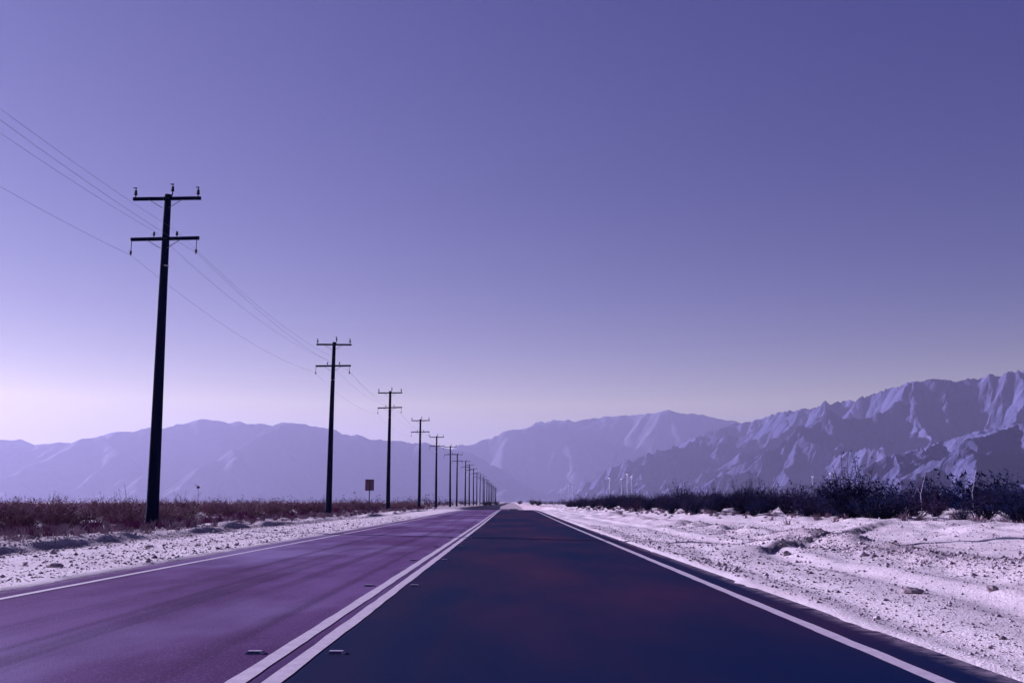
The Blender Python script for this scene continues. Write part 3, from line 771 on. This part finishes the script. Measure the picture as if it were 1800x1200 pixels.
def rockobj(x, y, r, label, flat=.6, name='rock'):
    r2 = random.Random(int(x * 100)); b = MB(); v = []; nu, nv = 10, 6
    for j in range(nv + 1):
        for i in range(nu):
            th = math.pi * j / nv; ph = 2 * math.pi * i / nu; k = 1 + r2.uniform(-.16, .16)
            v.append((r * k * math.sin(th) * math.cos(ph), r * k * math.sin(th) * math.sin(ph) * .8, r * flat * k * math.cos(th)))
    f = [(j * nu + i, (j + 1) * nu + i, (j + 1) * nu + (i + 1) % nu, j * nu + (i + 1) % nu) for j in range(nv) for i in range(nu)]
    b.add(v, f); o = b.obj(name, M_stone); o.location = (x, y, gz(x, y) + r * flat * .35)
    tag(o, label, 'rock'); return o
def ground_pt(px, py):
    r = ray(px, py); tt = 5.0
    for _ in range(400):
        if CAM_H + r[2] * tt < gz(r[0] * tt, r[1] * tt): break
        tt *= 1.012
    return r[0] * tt, r[1] * tt
for px, py, r_, fl, lab in ((1603, 1043, .17, .35, 'flat dark stone lying on the right sand beside the wheel track'), (1383, 977, .12, .7, 'dark stone at the near end of the gully on the right sand'),
                            (1376, 962, .13, .6, 'dark stone tucked under the gully bend on the right sand'), (1745, 1040, .10, .6, 'small dark stone near the right edge of the photo on the rubble'),
                            (96, 997, .17, .35, 'flat dark stone lying on the left sand near the left edge'), (262, 962, .15, .35, 'flat dark stone on the left sand below the nearest pole'),
                            (1402, 920, .07, .6, 'pale stone before the dark bushes on the right bank')):
    x, y = ground_pt(px, py); rockobj(x, y, r_ * .8, lab, fl)
# gravel
rng = np.random.RandomState(4)
octv = np.array([(1, 0, 0), (-1, 0, 0), (0, 1, 0), (0, -1, 0), (0, 0, 1), (0, 0, -1)], float)
octf = np.array([(0, 2, 4), (2, 1, 4), (1, 3, 4), (3, 0, 4), (2, 0, 5), (1, 2, 5), (3, 1, 5), (0, 3, 5)])
def gravel(name, label, n, sampler):
    x, y, r_ = sampler(n); n = len(x); z = ground_z(x, y)
    V = octv[None] * (1 + rng.uniform(-.35, .35, (n, 6, 1))) * r_[:, None, None] * np.array([1, 1, .62])
    a = rng.uniform(0, 6.28, n); c, s = np.cos(a)[:, None], np.sin(a)[:, None]
    V = np.stack([V[..., 0] * c - V[..., 1] * s + x[:, None], V[..., 0] * s + V[..., 1] * c + y[:, None], V[..., 2] + z[:, None] + r_[:, None] * .25], -1)
    Fc = (octf[None] + (np.arange(n) * 6)[:, None, None]).reshape(-1, 3)
    me = bpy.data.meshes.new(name); me.vertices.add(n * 6); me.vertices.foreach_set('co', V.astype(np.float32).ravel())
    me.loops.add(Fc.size); me.loops.foreach_set('vertex_index', Fc.ravel().astype(np.int32)); me.polygons.add(len(Fc))
    me.polygons.foreach_set('loop_start', np.arange(0, Fc.size, 3, dtype=np.int32)); me.materials.append(M_grav); me.update(); me.validate()
    o = bpy.data.objects.new(name, me); COL.objects.link(o); tag(o, label, 'gravel', kind='stuff')
def s_right(n):
    y = 4 * (45 / 4) ** rng.rand(n); k = rng.rand(n)
    x = np.where(k < .45, 7.5 + rng.randn(n) * .7, np.where(k < .85, rng.uniform(6.5, 18, n), ER + .15 + np.abs(rng.randn(n)) * 1.3))
    r_ = np.clip(np.exp(rng.randn(n) * .55 - 4.7), .006, .06) * np.clip(y / 12, .75, 1.5); ok = x < y * .56 + 1
    return x[ok], y[ok], r_[ok]
def s_left(n):
    y = 8 * (70 / 8) ** rng.rand(n); k = rng.rand(n)
    x = np.where(k < .4, -10.6 + rng.randn(n) * .6, np.where(k < .8, -rng.uniform(7.5, 17, n), EL - .15 - np.abs(rng.randn(n)) * 1.3))
    r_ = np.clip(np.exp(rng.randn(n) * .55 - 4.7), .006, .06) * np.clip(y / 12, .75, 1.6); ok = x > -y * .56 - 1
    return x[ok], y[ok], r_[ok]
gravel('gravel', 'loose pebbles and clods scattered over the right verge', 45000, s_right)
gravel('gravel', 'loose pebbles and clods scattered over the left verge', 20000, s_left)
# dry brush and straw among the rubble
def tufts(name, label, spots, mat):
    b = MB()
    for x, y, s in spots:
        z = gz(x, y)
        for _ in range(26):
            a = rn.uniform(0, 6.28); L = s * rn.uniform(.5, 1.2); o_ = rn.uniform(.2, 1.1); w = .006 * (1 + y / 60)
            bx, by = x + rn.gauss(0, .05), y + rn.gauss(0, .05); dx, dy = math.cos(a) * o_ * L * .7, math.sin(a) * o_ * L * .7
            b.add([(bx - w, by, z - .02), (bx + w, by, z - .02), (bx + dx * .6 + w * .6, by + dy * .6, z + L * .6), (bx + dx, by + dy, z + L * .8), (bx + dx * .6 - w * .6, by + dy * .6, z + L * .6)], [(0, 1, 2, 3, 4)])
    o = b.obj(name, mat); tag(o, label, 'dry grass', kind='stuff')
sp_ = []
for _ in range(620):
    y = 22 * (160 / 22) ** rn.random(); sp_.append((-13.6 + rn.gauss(0, 1.5) if rn.random() < .8 else -rn.uniform(11, 20), y, rn.uniform(.14, .42)))
tufts('dry_grass', 'low bleached dry tufts at the foot of the left scrub', [q for q in sp_ if q[0] < -10.9], M_tuft)
sp_ = []
for _ in range(260):
    y = 27 * (150 / 27) ** rn.random(); sp_.append((float(edge(y)) - .3 + rn.gauss(0, .9), y, rn.uniform(.10, .30)))
tufts('dry_grass', 'low bleached dry tufts at the foot of the right bushes', sp_, M_tuft)
sp_ = []
for _ in range(420):
    y = 24 * (160 / 24) ** rn.random(); sp_.append((-14.6 + rn.gauss(0, 1.2), y, rn.uniform(.2, .5)))
tufts('dry_brush', 'low russet dry brush at the foot of the left scrub', [q for q in sp_ if q[0] < -11.5], M_red)

# ------------------------------------------------------------------ haze
if HAZE_D > 0:
    b = MB(); b.box((0, 11800, 820), (49000, 25200, 1680)); 
    t = NT('haze_air'); t.t.nodes.remove(t.b)
    pv = t.n('ShaderNodeVolumePrincipled'); pv.inputs['Color'].default_value = (*HAZE_COL, 1)
    pv.inputs['Density'].default_value = HAZE_D; pv.inputs['Anisotropy'].default_value = HAZE_G
    t.l(pv.outputs[0], t.t.nodes['Material Output'].inputs['Volume'])
    hz = b.obj('haze', t.m); tag(hz, 'pale lavender haze hanging over the desert plain', kind='stuff')

# ------------------------------------------------------------------ light, sky, camera
wd = bpy.data.worlds.new('World'); sc.world = wd; wd.use_nodes = True
nt = wd.node_tree; bg = nt.nodes['Background']
sky = nt.nodes.new('ShaderNodeTexSky'); sky.sky_type = 'NISHITA'; sky.sun_disc = False
sky.sun_elevation = R(SUN_EL); sky.sun_rotation = R(SUN_AZ); sky.air_density = 1.0; sky.dust_density = 1.0; sky.ozone_density = 1.0; sky.altitude = 0
sep = nt.nodes.new('ShaderNodeSeparateColor'); com = nt.nodes.new('ShaderNodeCombineColor')
nt.links.new(sky.outputs[0], sep.inputs[0])
def mth(op, a, b_):
    m_ = nt.nodes.new('ShaderNodeMath'); m_.operation = op
    for i_, v_ in enumerate((a, b_)):
        if isinstance(v_, bpy.types.NodeSocket): nt.links.new(v_, m_.inputs[i_])
        else: m_.inputs[i_].default_value = v_
    return m_.outputs[0]
# violet air: each channel follows the clear sky's brightness, with extra brightness low over the horizon
geo_ = nt.nodes.new('ShaderNodeTexCoord'); sxyz = nt.nodes.new('ShaderNodeSeparateXYZ'); nt.links.new(geo_.outputs['Generated'], sxyz.inputs[0])
zf = mth('POWER', math.e, mth('MULTIPLY', mth('MAXIMUM', sxyz.outputs[2], 0.095), -1 / 0.13))
Rn = mth('MULTIPLY', sep.outputs[0], 0.1)
for i_, (a_, p_, q_) in enumerate(SKY_FIT):
    v_ = mth('MULTIPLY', mth('POWER', Rn, p_), mth('POWER', math.e, mth('MULTIPLY', zf, q_)))
    nt.links.new(mth('MULTIPLY', v_, math.exp(a_) / (SKY_E * 2 ** EXPOSURE)), com.inputs[i_])
nt.links.new(com.outputs[0], bg.inputs[0]); bg.inputs[1].default_value = SKY_E

ld = bpy.data.lights.new('sun', 'SUN'); ld.energy = SUN_E; ld.angle = R(0.5); ld.color = SUN_COL
so = bpy.data.objects.new('sun', ld); COL.objects.link(so)
from mathutils import Vector
az, el = R(SUN_AZ), R(SUN_EL)
to_sun = Vector((math.sin(az) * math.cos(el), math.cos(az) * math.cos(el), math.sin(el)))
so.rotation_euler = to_sun.to_track_quat('Z', 'Y').to_euler(); so.location = (0, 0, 60)

cd = bpy.data.cameras.new('camera'); cd.lens = LENS; cd.sensor_width = 36; cd.clip_start = .05; cd.clip_end = 80000
co = bpy.data.objects.new('camera', cd); COL.objects.link(co); co.location = (0, 0, CAM_H); co.rotation_euler = (R(90 + PITCH), 0, 0)
sc.camera = co
vs = sc.view_settings; vs.view_transform = 'Standard'; vs.look = 'None'; vs.gamma = 1; vs.exposure = EXPOSURE; vs.use_curve_mapping = False
sc.cycles.use_denoising = True
sc.cycles.max_bounces = 5; sc.cycles.diffuse_bounces = 2; sc.cycles.glossy_bounces = 2; sc.cycles.volume_bounces = 1; sc.cycles.transparent_max_bounces = 8
